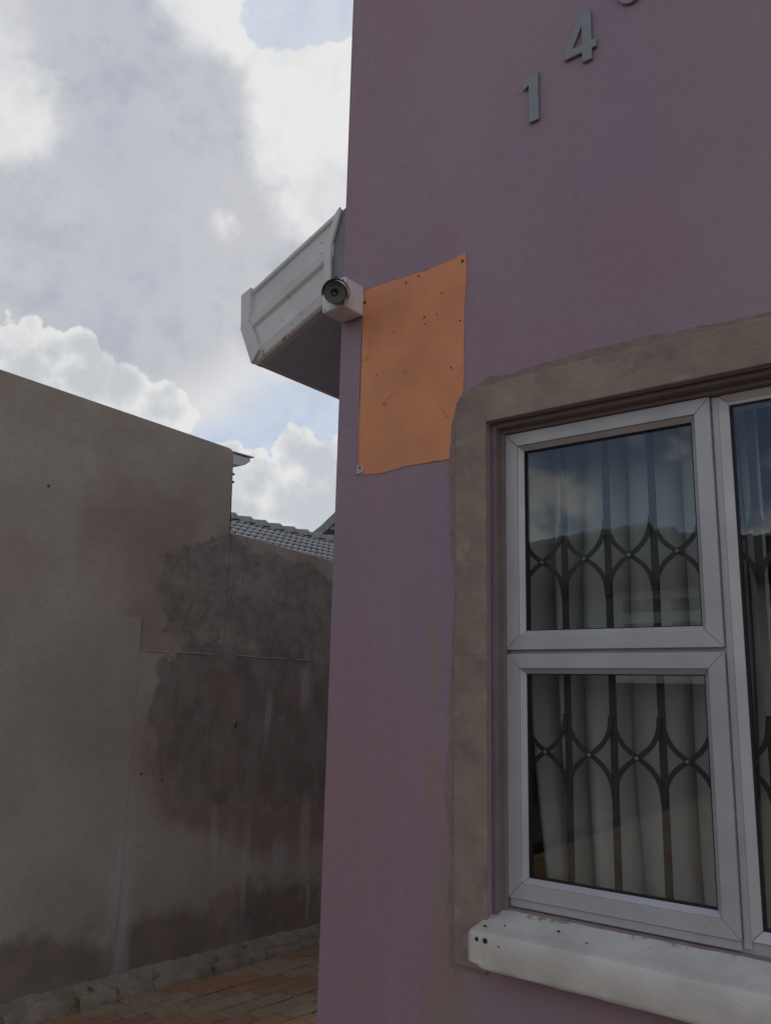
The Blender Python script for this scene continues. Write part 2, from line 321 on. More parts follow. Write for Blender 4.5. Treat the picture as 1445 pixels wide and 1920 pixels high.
m, g = mat('roof_tile_grey', .55, .4)
oi = g.n('ShaderNodeObjectInfo').outputs['Random']
c = g.mix(g.mr(oi, 0, 1, 0, 1, False), (.27, .27, .29), (.21, .21, .23))
c = g.mix(g.mr(g.noise(g.tc, 9, 5, .65), .5, .75, 0, .5), c, (.12, .115, .115))
wire(g, c, g.bump(g.noise(g.tc, 60, 4, .6), .3, .004)); M['tile'] = m
simple('ridge_mortar', (.20, .20, .21), (.14, .14, .148), 6, .9, .2, 0, .5, .01, 20)
simple('neighbour_plaster', (.34, .30, .26), (.27, .24, .21), 2, .9)
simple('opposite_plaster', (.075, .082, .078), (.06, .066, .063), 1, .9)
m, g = mat('opposite_roof', .8, .2)
P = g.tc
wv_ = g.n('ShaderNodeTexWave', wave_type='BANDS', bands_direction='Y', wave_profile='SAW'); g.put(wv_.inputs[0], P); wv_.inputs['Scale'].default_value = 1.05; wv_.inputs['Distortion'].default_value = .5
wx_ = g.n('ShaderNodeTexWave', wave_type='BANDS', bands_direction='X', wave_profile='SIN'); g.put(wx_.inputs[0], P); wx_.inputs['Scale'].default_value = 1.6
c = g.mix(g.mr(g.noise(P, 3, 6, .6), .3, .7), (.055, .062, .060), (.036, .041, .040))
wire(g, c, g.bump(g.math('ADD', wv_.outputs[1], g.math('MULTIPLY', wx_.outputs[1], .5)), 1, .08)); M['oroof'] = m
simple('white_joinery', (.85, .86, .85), None, 8, .5)
simple('dark_window', (.02, .022, .025), None, 8, .1, .6)
simple('dark_pit', (.05, .042, .038), None, 40, .95)
simple('paper_scrap', (.50, .48, .46), None, 40, .9)

# ------------------------------------------------------------------ mesh helpers
def link(name, me, material, parent=None, smooth=False):
    if material and not me.materials: me.materials.append(M[material] if isinstance(material, str) else material)
    o = bpy.data.objects.new(name, me); COL.objects.link(o)
    if parent: o.parent = parent
    if smooth:
        for p in me.polygons: p.use_smooth = True
    return o
def fin(name, bm, material, parent=None, smooth=False, bevel=0, seg=2):
    bmesh.ops.recalc_face_normals(bm, faces=bm.faces)
    me = bpy.data.meshes.new(name); bm.to_mesh(me); bm.free()
    o = link(name, me, material, parent, smooth)
    if bevel:
        b = o.modifiers.new('bevel', 'BEVEL'); b.width = bevel; b.segments = seg; b.limit_method = 'ANGLE'; b.angle_limit = R(35)
    return o
def box(bm, a, b):
    x0, y0, z0 = a; x1, y1, z1 = b
    v = [bm.verts.new(p) for p in ((x0,y0,z0),(x1,y0,z0),(x1,y1,z0),(x0,y1,z0),(x0,y0,z1),(x1,y0,z1),(x1,y1,z1),(x0,y1,z1))]
    for f in ((0,3,2,1),(4,5,6,7),(0,1,5,4),(1,2,6,5),(2,3,7,6),(3,0,4,7)): bm.faces.new([v[i] for i in f])
def boxo(name, a, b, material, parent=None, bevel=0): 
    bm = bmesh.new(); box(bm, a, b); return fin(name, bm, material, parent, bevel=bevel)
def prism(bm, pts, off):            # closed polygon of 3-D points pushed along off
    off = Vector(off); a = [bm.verts.new(p) for p in pts]; b = [bm.verts.new(Vector(p)+off) for p in pts]
    n = len(pts); fs = [bm.faces.new(a), bm.faces.new(b)]
    for i in range(n): bm.faces.new((a[i], a[(i+1) % n], b[(i+1) % n], b[i]))
    return fs
def prismo(name, pts, off, material, parent=None, bevel=0, tri=True, smooth=False):
    bm = bmesh.new(); fs = prism(bm, pts, off)
    if tri: bmesh.ops.triangulate(bm, faces=fs)
    return fin(name, bm, material, parent, smooth, bevel)
def frame_(o, a):                   # orthonormal basis with z along a
    a = Vector(a).normalized(); x = a.orthogonal().normalized(); y = a.cross(x); mm = Matrix((x, y, a)).transposed().to_4x4(); mm.translation = o; return mm
def lathe(bm, prof, mtx, n=32):     # prof: (radius, height)
    rings = []
    for r, h in prof:
        rings.append([bm.verts.new(mtx @ Vector((r*math.cos(2*math.pi*i/n), r*math.sin(2*math.pi*i/n), h))) for i in range(n)] if r > 1e-6 else [bm.verts.new(mtx @ Vector((0, 0, h)))])
    for A, B in zip(rings, rings[1:]):
        for i in range(n):
            j = (i+1) % n
            if len(A) == 1 and len(B) == 1: continue
            if len(A) == 1: bm.faces.new((A[0], B[i], B[j]))
            elif len(B) == 1: bm.faces.new((A[i], A[j], B[0]))
            else: bm.faces.new((A[i], A[j], B[j], B[i]))
def empty(name, loc=(0, 0, 0), parent=None):
    o = bpy.data.objects.new(name, None); COL.objects.link(o); o.location = loc; o.empty_display_size = .1
    if parent: o.parent = parent
    return o
def tag(o, label, cat, group=None):
    o['label'] = label; o['category'] = cat
    if group: o['group'] = group
    return o
def struct(o): o['kind'] = 'structure'; return o
def jag(pts, step, amp, seed=0):    # resample a 2-D polyline with jittered points
    out = []; n = len(pts)
    for i in range(n-1):
        (x0, y0), (x1, y1) = pts[i], pts[i+1]; L = math.hypot(x1-x0, y1-y0); k = max(1, int(L/step))
        for j in range(k):
            t = j/k; x = x0+(x1-x0)*t; y = y0+(y1-y0)*t
            v = mnoise.noise_vector((x*9+seed, y*9, seed*1.7)); v2 = mnoise.noise_vector((x*40+seed, y*40, seed*.7))
            out.append((x+amp*(v.x+.5*v2.x), y+amp*(v.y+.5*v2.y)))
    out.append(pts[-1]); return out

# ------------------------------------------------------------------ ground and paving
bm = bmesh.new(); v = [bm.verts.new(p) for p in ((-400, -400, -.16), (400, -400, -.16), (400, 400, -.16), (-400, 400, -.16))]; bm.faces.new(v)
struct(fin('ground', bm, 'ground_earth' if 0 else M['ground_earth']))
SL = -.028; Z0 = .045
def gz(y): return Z0 + SL*y
bm = bmesh.new()
vv = [bm.verts.new((x, y, gz(y)-.016)) for x, y in ((-1.9, -8.6), (9, -8.6), (9, 7), (-1.9, 7))]; bm.faces.new(vv)
paving = struct(fin('paving', bm, M['joint_sand']))
def brick_mesh(jit):
    bm = bmesh.new(); box(bm, (-.0468, -.0968, -.05), (.0468, .0968, 0))
    bmesh.ops.bevel(bm, geom=[e for e in bm.edges if all(q.co.z > -.01 for q in e.verts) or abs(e.verts[0].co.z-e.verts[1].co.z) > .01], offset=.005, segments=1, affect='EDGES')
    bmesh.ops.recalc_face_normals(bm, faces=bm.faces)
    me = bpy.data.meshes.new('brick'); bm.to_mesh(me); bm.free(); return me
BR, BB = brick_mesh(0), brick_mesh(1); BR.materials.append(M['paver_red']); BB.materials.append(M['paver_buff'])
rest = bmesh.new(); X0 = -1.59; tilt = math.atan(SL); nb = 0
for i in range(0, 105):
    for j in range(-50, 40):
        x = X0 + i*.1; y = j*.2 + (i % 2)*.1 - (i//2)*.0
        row = j - (i//2)                      # colour bands run diagonally through the bond
        # keep bands of two courses
        red = (row % 4) in (0, 1)
        if y < -8.4 or y > 6.5: continue
        if x > -.02 and y > -.08: continue
        if -1.62 < x < -.12 and -.25 < y < 2.3:
            o = bpy.data.objects.new('brick', BR if red else BB); COL.objects.link(o); o.parent = paving
            o.location = (x+random.uniform(-.0012, .0012), y+random.uniform(-.0015, .0015), gz(y)+random.uniform(-.003, .003)); o.rotation_euler = (tilt+random.uniform(-.008, .008), random.uniform(-.012, .012), random.uniform(-.006, .006)); nb += 1
        else:
            a, b, z = .0478, .0978, gz(y)+random.uniform(-.002, .002)
            f = rest.faces.new([rest.verts.new(p) for p in ((x-a, y-b, z), (x+a, y-b, z), (x+a, y+b, z+SL*.19), (x-a, y+b, z+SL*.19))]); f.material_index = 0 if red else 1
me = bpy.data.meshes.new('distant_bricks'); rest.to_mesh(me); rest.free(); me.materials.append(M['paver_red']); me.materials.append(M['paver_buff'])
o = link('distant_bricks', me, None, paving); o['kind'] = 'stuff'

# ------------------------------------------------------------------ boundary wall and outbuilding
XW = -1.74
bw = empty('boundary_wall', (XW, 1.0, 0)); tag(bw, 'tall damp-stained grey plaster boundary wall with a step down in its top', 'wall')
inv = Matrix.Translation((-XW, -1.0, 0))
def bpart(o): o.parent = bw; o.matrix_parent_inverse = inv; return o
def yz_slab(name, pts, x, th, material, bevel=.004):
    return bpart(prismo(name, [(x, y, z) for y, z in pts], (-th, 0, 0), material, None, bevel))
top = [(-1.6, 2.79), (-.313, 2.754), (.4, 2.735), (1.02, 2.717), (1.04, 2.712), (1.057, 2.695)]
yz_slab('upper_wall', [(1.062, 2.262)] + [(1.072, 2.20), (1.075, 1.2), (1.075, -.15), (-1.6, -.15)] + top, XW, .22, 'wall_upper', .006)
low = [(1.075, 2.242), (1.45, 2.222), (1.924, 2.196), (4.5, 2.06)]
yz_slab('low_wall', [(4.5, -.15), (1.076, -.15)] + low, XW-.001, .21, 'wall_upper', .005)
A = jag([(-1.6, 1.75), (-.19, 1.732), (.523, 1.722)], .05, .0035, 3)
B = jag([(.523, 1.722), (.527, 1.562)], .04, .003, 5)
yz_slab('plaster_coat', [(.527, -.15), (-1.6, -.15)] + A + B[1:], XW+.016, .03, 'wall_coat', .0015)
C = jag([(.5275, 1.562), (1.913, 1.568), (4.5, 1.56)], .05, .0035, 8)
yz_slab('plaster_coat', [(4.5, -.15), (.5275, -.15)] + C, XW+.012, .03, 'wall_coat', .0015)
# thin mortar ridge that catches light along the joint
for a, b in ((.56, .72), (.74, .98), (1.16, 1.30), (1.32, 1.52), (1.62, 1.75)):
    pts = jag([(a, 1.565), (b, 1.566)], .03, .003, a)
    bm = bmesh.new(); prism(bm, [(XW+.002, y, z) for y, z in pts] + [(XW+.002, y, z+.004) for y, z in reversed(pts)], (.014, 0, 0)); bpart(fin('mortar_ridge', bm, M['paper_scrap']))
# outbuilding behind the tall wall: sheet roof and gutter ends show past the corner
og = empty('outbuilding', (-4.0, -2, 0)); tag(og, 'outbuilding behind the tall wall, its gutter end jutting past the corner', 'building')
oi_ = Matrix.Translation((4.0, 2, 0))
def opart(o): o.parent = og; o.matrix_parent_inverse = oi_; return o
opart(boxo('wall', (-6.5, -1.6, -.15), (-1.965, 1.06, 2.55), M['neighbour_plaster']))
opart(prismo('roof_sheet', [(-1.80, -6.6, 3.02), (-1.80, 1.275, 2.722), (-1.80, 1.275, 2.728), (-1.80, -6.6, 3.03)], (-4.9, 0, 0), M['bargewhite']) if 0 else
      prismo('roof_sheet', [(-1.97, 1.0, 2.735), (-1.97, 1.262, 2.722), (-1.97, 1.262, 2.729), (-1.97, 1.0, 2.742)], (-4.6, 0, 0), M['bargewhite']))
gp = [(1.066, 2.715), (1.235, 2.712), (1.242, 2.70), (1.232, 2.690), (1.205, 2.668), (1.17, 2.655), (1.12, 2.652), (1.078, 2.652)]
opart(prismo('gutter', [(-1.80, y, z) for y, z in gp], (-4.6, 0, 0), M['bargewhite'], None, .002))
bm = bmesh.new(); prism(bm, [(-1.79, 1.066, 2.719), (-1.79, 1.262, 2.723), (-1.79, 1.262, 2.728), (-1.79, 1.066, 2.724)], (-.3, 0, 0)); opart(fin('drip_edge', bm, M['bargewhite']))
for z in (2.583, 2.537): opart(prismo('bracket_stub', [(-1.76, 1.055, z+.009), (-1.76, 1.094, z+.003), (-1.76, 1.096, z-.006), (-1.76, 1.055, z-.004)], (-.05, 0, 0), M['roof_and_gap_grey'], None, .001))

# ------------------------------------------------------------------ kerb along the wall foot
kerb = struct(empty('kerb', (-1.68, 1, 0)))
def rough_strip(name, prof, y0, y1, material, parent, amp, seed, ny=None, freq=9):
    ny = ny or max(6, int((y1-y0)/.018)); bm = bmesh.new(); rows = []
    pp = []                                     # resample the profile finely
    for (x0, z0), (x1, z1) in zip(prof, prof[1:]):
        k = max(1, int(math.hypot(x1-x0, z1-z0)/.014))
        pp += [(x0+(x1-x0)*t/k, z0+(z1-z0)*t/k) for t in range(k)]
    pp.append(prof[-1])
    for i in range(ny+1):
        y = y0+(y1-y0)*i/ny; r = []
        for x, z in pp:
            q = Vector((x*freq+seed, y*freq, z*freq)); n = mnoise.fractal(q, .9, 2.1, 5); n2 = mnoise.fractal(q+Vector((9, 3, 1)), .9, 2.1, 5)
            e = min(1, (y-y0)/.012+.4, (y1-y)/.012+.4)
            r.append(bm.verts.new((x+amp*n*e, y+ (amp*.3*n2 if 0 < i < ny else 0), z+gz(y)+amp*n2-(1-e)*.004)))
        rows.append(r)
    for A, B in zip(rows, rows[1:]):
        for k in range(len(pp)-1): bm.faces.new((A[k], A[k+1], B[k+1], B[k]))
    bm.faces.new(rows[0]); bm.faces.new(list(reversed(rows[-1])))
    o = fin(name, bm, material, None, True); o.parent = parent
    if parent: o.matrix_parent_inverse = parent_inv[parent.name]
    return o
parent_inv = {'kerb': Matrix.Translation((1.68, -1, 0))}
ys = [-1.5, -1.1, -.72, -.36, -.02, .315, .70, 1.05, 1.42, 1.80, 2.2, 2.6, 3.0, 3.4, 3.8, 4.2]
for k, (a, b) in enumerate(zip(ys, ys[1:])):
    t = max(0, min(1, (a+b)/2/2.0)); hh = .050-.018*t
    rough_strip('kerb_stone', [(-1.632, -.06), (-1.635, .0), (-1.648, hh*.80), (-1.658, hh*.95), (-1.675, hh+.004), (-1.70, hh+.012), (-1.72, hh+.012), (-1.74, -.02)], a+.0015, b-.0015, M['kerb'], kerb, .0060, k*3.1, None, 24)
hh0 = .060
rough_strip('mortar_haunch', [(-1.662, .02), (-1.672, .058), (-1.688, .064), (-1.71, .074), (-1.726, .084), (-1.76, .092)], -1.5, 4.4, M['kerb'], kerb, .0095, 41, 420, 17)

# ------------------------------------------------------------------ the mauve house
house = empty('house', (0, 0, 0)); tag(house, 'mauve plastered house with white barge board and bare cement band round its window', 'house')
OX0, OX1, OZ0, OZ1 = .578, 2.42, .80, 2.165
TH = .23; HT = 4.9; HW = 7.0
def slab_xz(name, pts, y, th, material, bevel=0): return prismo(name, [(x, y, z) for x, z in pts], (0, th, 0), material, house, bevel)
bm = bmesh.new()
def ringwall(bm, outer, inner, y0, y1):
    for y in (y0, y1):
        o_ = [bm.verts.new((x, y, z)) for x, z in outer]; i_ = [bm.verts.new((x, y, z)) for x, z in inner]
        for k in range(4): bm.faces.new((o_[k], o_[(k+1) % 4], i_[(k+1) % 4], i_[k]))
        if y == y0: O, I = o_, i_
    for k in range(4):
        j = (k+1) % 4
        bm.faces.new((O[k], O[j], o_[j], o_[k])); bm.faces.new((I[k], I[j], i_[j], i_[k]))
ringwall(bm, [(0, -.15), (HW, -.15), (HW, HT), (0, HT)], [(OX0, OZ0), (OX1, OZ0), (OX1, OZ1), (OX0, OZ1)], 0, TH)
fin('front_wall', bm, M['mauve'], house, bevel=.012, seg=3)
boxo('side_wall', (.002, TH, -.15), (.22, 9, 2.76), M['mauve'], house)
boxo('back_wall', (.0, 9, -.15), (HW, 9.22, 2.76), M['mauve'], house)
boxo('far_side_wall', (HW-.22, TH, -.15), (HW, 9, 2.76), M['mauve'], house)
# roof behind the parapet
rs = .405
prismo('roof', [(-.53, .06, 2.895), (3.4, .06, 2.895+3.93*rs), (7.6, .06, 2.8), (7.6, .06, 2.75), (3.4, .06, 2.84+3.93*rs), (-.53, .06, 2.84)], (0, 9.3, 0), M['bargewhite'], house)
for o in bpy.data.objects:
    if o.name == 'roof': 
        for vtx in o.data.vertices:
            if vtx.co.y < 1: vtx.co.y = .045 if vtx.co.x < 0 else TH+.01
# barge board: folded sheet profile run up the rake
XA, XB = -.452, -.066
def bz(x): return 2.588 + (x+.449)*.415
prof = [(0, .058), (0, .030), (.008, .020), (.050, .012), (.062, .024), (.155, .026), (.166, .014), (.205, .010), (.214, .022), (.300, .024), (.306, .014), (.322, .014), (.322, .058)]
bm = bmesh.new(); A_ = []; B_ = []
for v_, y_ in prof: A_.append(bm.verts.new((XA-.03*min(1, v_/.16), y_, bz(XA-.03*min(1, v_/.16))+v_))); B_.append(bm.verts.new((XB+.03*max(0, (v_-.25)/.07), y_, bz(XB+.03*max(0, (v_-.25)/.07))+v_)))
for k in range(len(prof)): j = (k+1) % len(prof); bm.faces.new((A_[k], A_[j], B_[j], B_[k]))
bm.faces.new(A_); bm.faces.new(list(reversed(B_)))
fin('barge_board', bm, M['bargewhite'], house, bevel=.0025)
# eave fascia running back along the passage, its folded end caps in front
fp = [(-.531, 2.884), (-.522, 2.747), (-.449, 2.588)]
prismo('eave_fascia', [(x, .03, z) for x, z in fp] + [(x+.018, .03, z+.004) for x, z in reversed(fp)], (0, 9.2, 0), M['bargewhite'], house)
slab_xz('end_cap', [(-.533, 2.886), (-.5235, 2.747), (-.481, 2.765), (-.480, 2.905)], .006, .018, M['bargewhite'], .002)
slab_xz('end_cap', [(-.5245, 2.746), (-.451, 2.586), (-.412, 2.634), (-.480, 2.763)], .004, .018, M['bargewhite'], .002)
slab_xz('edge_trim', [(-.034, 3.084), (-.058, 3.06), (-.100, 2.925), (-.098, 2.78), (-.066, 2.80), (-.069, 2.945), (-.030, 3.06)], .005, .012, M['bargewhite'], .002)
slab_xz('gap_shade_strip', [(-.070, 2.74), (.0, 2.765), (.0, 3.09), (-.030, 3.075), (-.075, 2.96)], .020, .03, M['roof_and_gap_grey'], .002)  # grey strip whose colour stands in for shade in the barge-to-wall gap
prismo('soffit', [(-.446, .030, 2.590), (0, .030, 2.774), (0, .030, 2.786), (-.446, .030, 2.602)], (0, 9.1, 0), M['soffit_paint'], house)

# orange patch of paint
opts = [(0.099, 2.718), (0.139, 2.716), (0.218, 2.715), (0.284, 2.714), (0.358, 2.711), (0.45, 2.717), (0.484, 2.724), (0.507, 2.724), (0.509, 2.641), (0.502, 2.504), (0.498, 2.3), (0.490, 2.25), (0.478, 2.15),
        (0.472, 2.074), (0.368, 2.076), (0.287, 2.076), (0.203, 2.069), (0.138, 2.072), (0.098, 2.079), (0.095, 2.276), (0.095, 2.461), (0.096, 2.612), (0.099, 2.718)]
o = slab_xz('orange_paint_patch', jag(opts, .012, .0035, 2)[:-1], -.0022, .004, M['orange']); o['label'] = 'flat orange rectangle of old paint with nail holes'
def pit(name, x, z, r, y, parent, material='dark_pit', n=7, sx=1):
    bm = bmesh.new(); pts = [(x+sx*r*(1+.35*random.uniform(-1, 1))*math.cos(2*math.pi*k/n), y, z+r*(1+.35*random.uniform(-1, 1))*math.sin(2*math.pi*k/n)) for k in range(n)]
    prism(bm, pts, (0, .003, 0)); return fin(name, bm, M[material], parent)
for x, z, r in ((.495, 2.70, .006), (.277, 2.692, .004), (.352, 2.552, .0042), (.355, 2.528, .0028), (.230, 2.534, .0025), (.486, 2.505, .004), (.455, 2.360, .0045), (.105, 2.672, .008), (.400, 2.55, .003), (.327, 2.70, .004), (.165, 2.40, .0025), (.418, 2.615, .0035)):
    pit('nail_hole', x, z, r*.78, -.0034, house, sx=random.uniform(.6, 1.1))
slab_xz('paper_scrap', [(.092, 2.108), (.118, 2.104), (.121, 2.082), (.094, 2.078)], -.005, .003, M['paper_scrap'])
pit('nail_hole', .107, 2.099, .004, -.0062, house)

# bare cement band round the opening: ragged smear below, flatter proud band above
bl = [(.467, .705), (.456, .843), (.464, .977), (.450, 1.112), (.460, 1.397), (.459, 1.544), (.476, 1.709), (.457, 1.851), (.455, 2.092), (.460, 2.173), (.473, 2.238), (.497, 2.266),
      (.557, 2.29), (.593, 2.302), (.664, 2.297), (.733, 2.303), (.831, 2.302), (.894, 2.307), (.985, 2.310), (1.043, 2.305), (1.18, 2.306), (1.244, 2.298), (1.354, 2.294), (1.9, 2.30), (2.54, 2.29), (2.55, .70)]
inn = [(2.421, .70), (2.421, 2.166), (.577, 2.166), (.577, .70)]
def band(name, outer, y, th, material, bevel, ix0, ix1, iz1, z0):
    # quad strip from the ragged outer edge to the straight opening edge, given thickness
    bm = bmesh.new(); F_, K_ = [], []
    for x, z in outer:
        d0, d1, d2 = x-ix0, iz1-z, ix1-x
        if z < iz1-.02 and x < 1.5: q = (ix0, max(z, z0))
        elif x < ix0+.02: q = (ix0, iz1)
        elif x > ix1-.02: q = (ix1, min(z, iz1))
        else: q = (x, iz1)
        L = 5
        F_.append([bm.verts.new((x+(q[0]-x)*t/L, y, z+(q[1]-z)*t/L)) for t in range(L+1)])
        K_.append([bm.verts.new((x, y+th, z)), bm.verts.new((q[0], y+th, q[1]))])
    for i in range(len(outer)-1):
        for t in range(5): bm.faces.new((F_[i][t], F_[i+1][t], F_[i+1][t+1], F_[i][t+1]))
        bm.faces.new((F_[i][0], F_[i+1][0], K_[i+1][0], K_[i][0])); bm.faces.new((F_[i][5], F_[i+1][5], K_[i+1][1], K_[i][1]))
    bmesh.ops.remove_doubles(bm, verts=bm.verts, dist=1e-5)
    for e in (F_[0], F_[-1]): pass
    return fin(name, bm, material, house, bevel=bevel)
band('cement_smear', jag(bl, .02, .009, 4), -.0035, .005, M['cement_smear'], 0, .577, 2.421, 2.166, .70)
b2 = [(.482, .712), (.478, 1.0), (.474, 1.4), (.480, 1.7), (.474, 2.0), (.478, 2.21), (.490, 2.258), (.54, 2.270), (.70, 2.279), (.9, 2.283), (1.2, 2.283), (1.36, 2.281), (2.5, 2.28), (2.51, .712)]
inn2 = [(2.4195, .71), (2.4195, 2.1645), (.5795, 2.1645), (.5795, .71)]
band('cement_band', jag(b2, .03, .0035, 9), -.0085, .0085, M['cement'], .003, .5795, 2.4195, 2.1645, .71)
# plaster fillet between reveal and frame
def ring_xz(bm, o_, i_, y0, y1):
    (ax0, az0, ax1, az1), (bx0, bz0, bx1, bz1) = o_, i_
    ringwall(bm, [(ax0, az0), (ax1, az0), (ax1, az1), (ax0, az1)], [(bx0, bz0), (bx1, bz0), (bx1, bz1), (bx0, bz1)], y0, y1)
bm = bmesh.new(); ring_xz(bm, (OX0+.0005, OZ0+.001, OX1-.0005, OZ1-.0005), (.594, .84, 2.406, 2.150), .022, .20); fin('reveal', bm, M['reveal'], house, bevel=.004)
bm = bmesh.new(); ring_xz(bm, (OX0+.001, OZ0+.002, OX1-.001, OZ1-.001), (.605, .84, 2.395, 2.138), .050, .19); fin('reveal', bm, M['reveal'], house, bevel=.003)

# ------------------------------------------------------------------ window
win = empty('window', (0, 0, 0), house)
WX0, WX1, WZ0, WZ1 = .600, 2.400, .852, 2.140
def mitred(name, x0, z0, x1, z1, wdt, y0, y1, material, parent, slope=0, gap=.0006, bevel=.001):
    """four mitred bars of width wdt; inner edge recedes by slope"""
    bm = bmesh.new(); o_ = [(x0, z0), (x1, z0), (x1, z1), (x0, z1)]; i_ = [(x0+wdt, z0+wdt), (x1-wdt, z0+wdt), (x1-wdt, z1-wdt), (x0+wdt, z1-wdt)]
    for k in range(4):
        j = (k+1) % 4; P = [o_[k], o_[j], i_[j], i_[k]]
        cx = [p[0] for p in P]; d = Vector((o_[j][0]-o_[k][0], 0, o_[j][1]-o_[k][1])).normalized()*gap
        pts = [Vector((P[0][0], y0, P[0][1]))+d, Vector((P[1][0], y0, P[1][1]))-d, Vector((P[2][0], y0+slope, P[2][1]))-d, Vector((P[3][0], y0+slope, P[3][1]))+d]
        a = [bm.verts.new(p) for p in pts]; b = [bm.verts.new((p.x, y1, p.z)) for p in pts]
        bm.faces.new(a); bm.faces.new(list(reversed(b)))
        for q in range(4): bm.faces.new((a[q], a[(q+1) % 4], b[(q+1) % 4], b[q]))
    return fin(name, bm, material, parent, bevel=bevel)
# fixed outer frame
mitred('outer_frame', WX0, WZ0, WX1, WZ1, .030, .078, .14, M['alu'], win)
boxo('mullion', (1.176, .0785, WZ0+.030), (1.214, .1395, WZ1-.030), M['alu'], win, .0012)
boxo('mullion', (1.786, .0785, WZ0+.030), (1.824, .1395, WZ1-.030), M['alu'], win, .0012)
boxo('mullion_cover', (1.190, .071, WZ0+.012), (1.206, .0784, WZ1-.004), M['alu'], win, .0012)
for xa, xb in ((WX0+.030, 1.176), (1.824, WX1-.030)): boxo('transom', (xa, .079, 1.497), (xb, .139, 1.527), M['alu'], win, .001)
def sash(x0, z0, x1, z1, y=.060):
    s = mitred('sash_frame', x0, z0, x1, z1, .038, y, .115, M['alu'], win)
    mitred('glazing_bead', x0+.0385, z0+.0385, x1-.0385, z1-.0385, .0135, y+.004, .100, M['alu'], win, .014, .0004, .0008)
    mitred('gasket', x0+.0485, z0+.0485, x1-.0485, z1-.0485, .0058, y+.0182, .101, M['rubber_gasket'], win, 0, 0, 0)
    boxo('glass_pane', (x0+.050, .0860, z0+.050), (x1-.050, .0910, z1-.050), M['glass'], win)
sash(.604, .880, 1.187, 1.506); sash(.604, 1.518, 1.187, 2.136)
sash(1.813, .880, 2.396, 1.506); sash(1.813, 1.518, 2.396, 2.136)
mitred('glazing_bead', 1.2065, .882, 1.7935, 2.136, .022, .068, .100, M['alu'], win, .012)
mitred('gasket', 1.2275, .903, 1.7725, 2.115, .006, .0825, .101, M['rubber_gasket'], win, 0, 0, 0)
boxo('glass_pane', (1.2285, .0860, .904), (1.7715, .0910, 2.114), M['glass'], win)
# stay slot / weather strip under the sash
boxo('weather_strip', (.606, .066, .858), (1.185, .079, .8785), M['alu'], win, .002)
# sill: painted plaster, rounded nose, worn left end
bm = bmesh.new()
sp_ = [(.085, .853), (.05, .850), (.0, .834), (-.04, .828), (-.070, .8245), (-.0785, .8215), (-.0825, .814), (-.083, .78), (-.083, .750), (-.081, .741), (-.076, .737), (-.03, .736), (.0, .735), (.085, .735)]
NX = 150; rows = []
for i in range(NX+1):
    x = .566+(2.434-.566)*i/NX; r = []
    for k, (y, z) in enumerate(sp_):
        n = mnoise.fractal(Vector((x*6, y*9+k*.4, z*9)), 1, 2, 4)*.0016
        xx, zz, yy = x, z, y
        if i == 0: yy = y + (.010 if y < -.06 else 0); zz = z - (.004 if z > .8 else 0)
        if x < .606: 
            t = (.606-x)/.04
            if z < .75: zz = z + .018*min(1, t*1.6)
        r.append(bm.verts.new((xx, yy+n*(1 if y < .01 else 0), zz+n)))
    rows.append(r)
for A, B in zip(rows, rows[1:]):
    for k in range(len(sp_)): j = (k+1) % len(sp_); bm.faces.new((A[k], A[j], B[j], B[k]))
bm.faces.new(rows[0]); bm.faces.new(list(reversed(rows[-1])))
o = fin('sill', bm, M['sill'], win, True); o.data.set_sharp_from_angle(angle=R(38))
b_ = o.modifiers.new('b', 'BEVEL'); b_.width = .003; b_.limit_method = 'ANGLE'; b_.angle_limit = R(40); b_.segments = 2
for x, y, z, r in ((.600, -.048, .829, .004), (.640, -.020, .832, .0022), (.775, .005, .838, .0035), (.86, -.02, .832, .0020)):
    bm = bmesh.new(); prism(bm, [(x+r*1.2*math.cos(q*1.05), y+r*math.sin(q*1.05), z-.0005) for q in range(6)], (0, 0, .0022)); fin('chip', bm, M['dark_pit'], win)
for x, z, r in ((.598, .806, .005), (.622, .806, .0065), (.66, .80, .0018)):
    bm = bmesh.new(); prism(bm, [(x+r*math.cos(q*.9), -.0855, z+r*math.sin(q*.9)) for q in range(7)], (0, .004, 0)); fin('chip', bm, M['dark_pit'], win)
# dirt-filled mortar bead along the frame foot
bm = bmesh.new(); pr_ = jag([(.60, 0), (2.40, 0)], .014, .004, 12); a0 = []
for x, q in pr_: a0.append([bm.verts.new((x, .050+q, .8475)), bm.verts.new((x, .058+q*.5, .8535+q*.3)), bm.verts.new((x, .080, .8545))])
for A, B in zip(a0, a0[1:]):
    for k in range(2): bm.faces.new((A[k], A[k+1], B[k+1], B[k]))
fin('mortar_bead', bm, M['cement_smear'], win, True)

# interior room shell
bm = bmesh.new(); box(bm, (.24, .2305, -.1), (HW-.24, 4, 2.7)); bmesh.ops.delete(bm, geom=[f for f in bm.faces if abs(f.calc_center_median().y-.2305) < .01], context='FACES_ONLY')
o = fin('room_lining', bm, M['room_paint'], house)

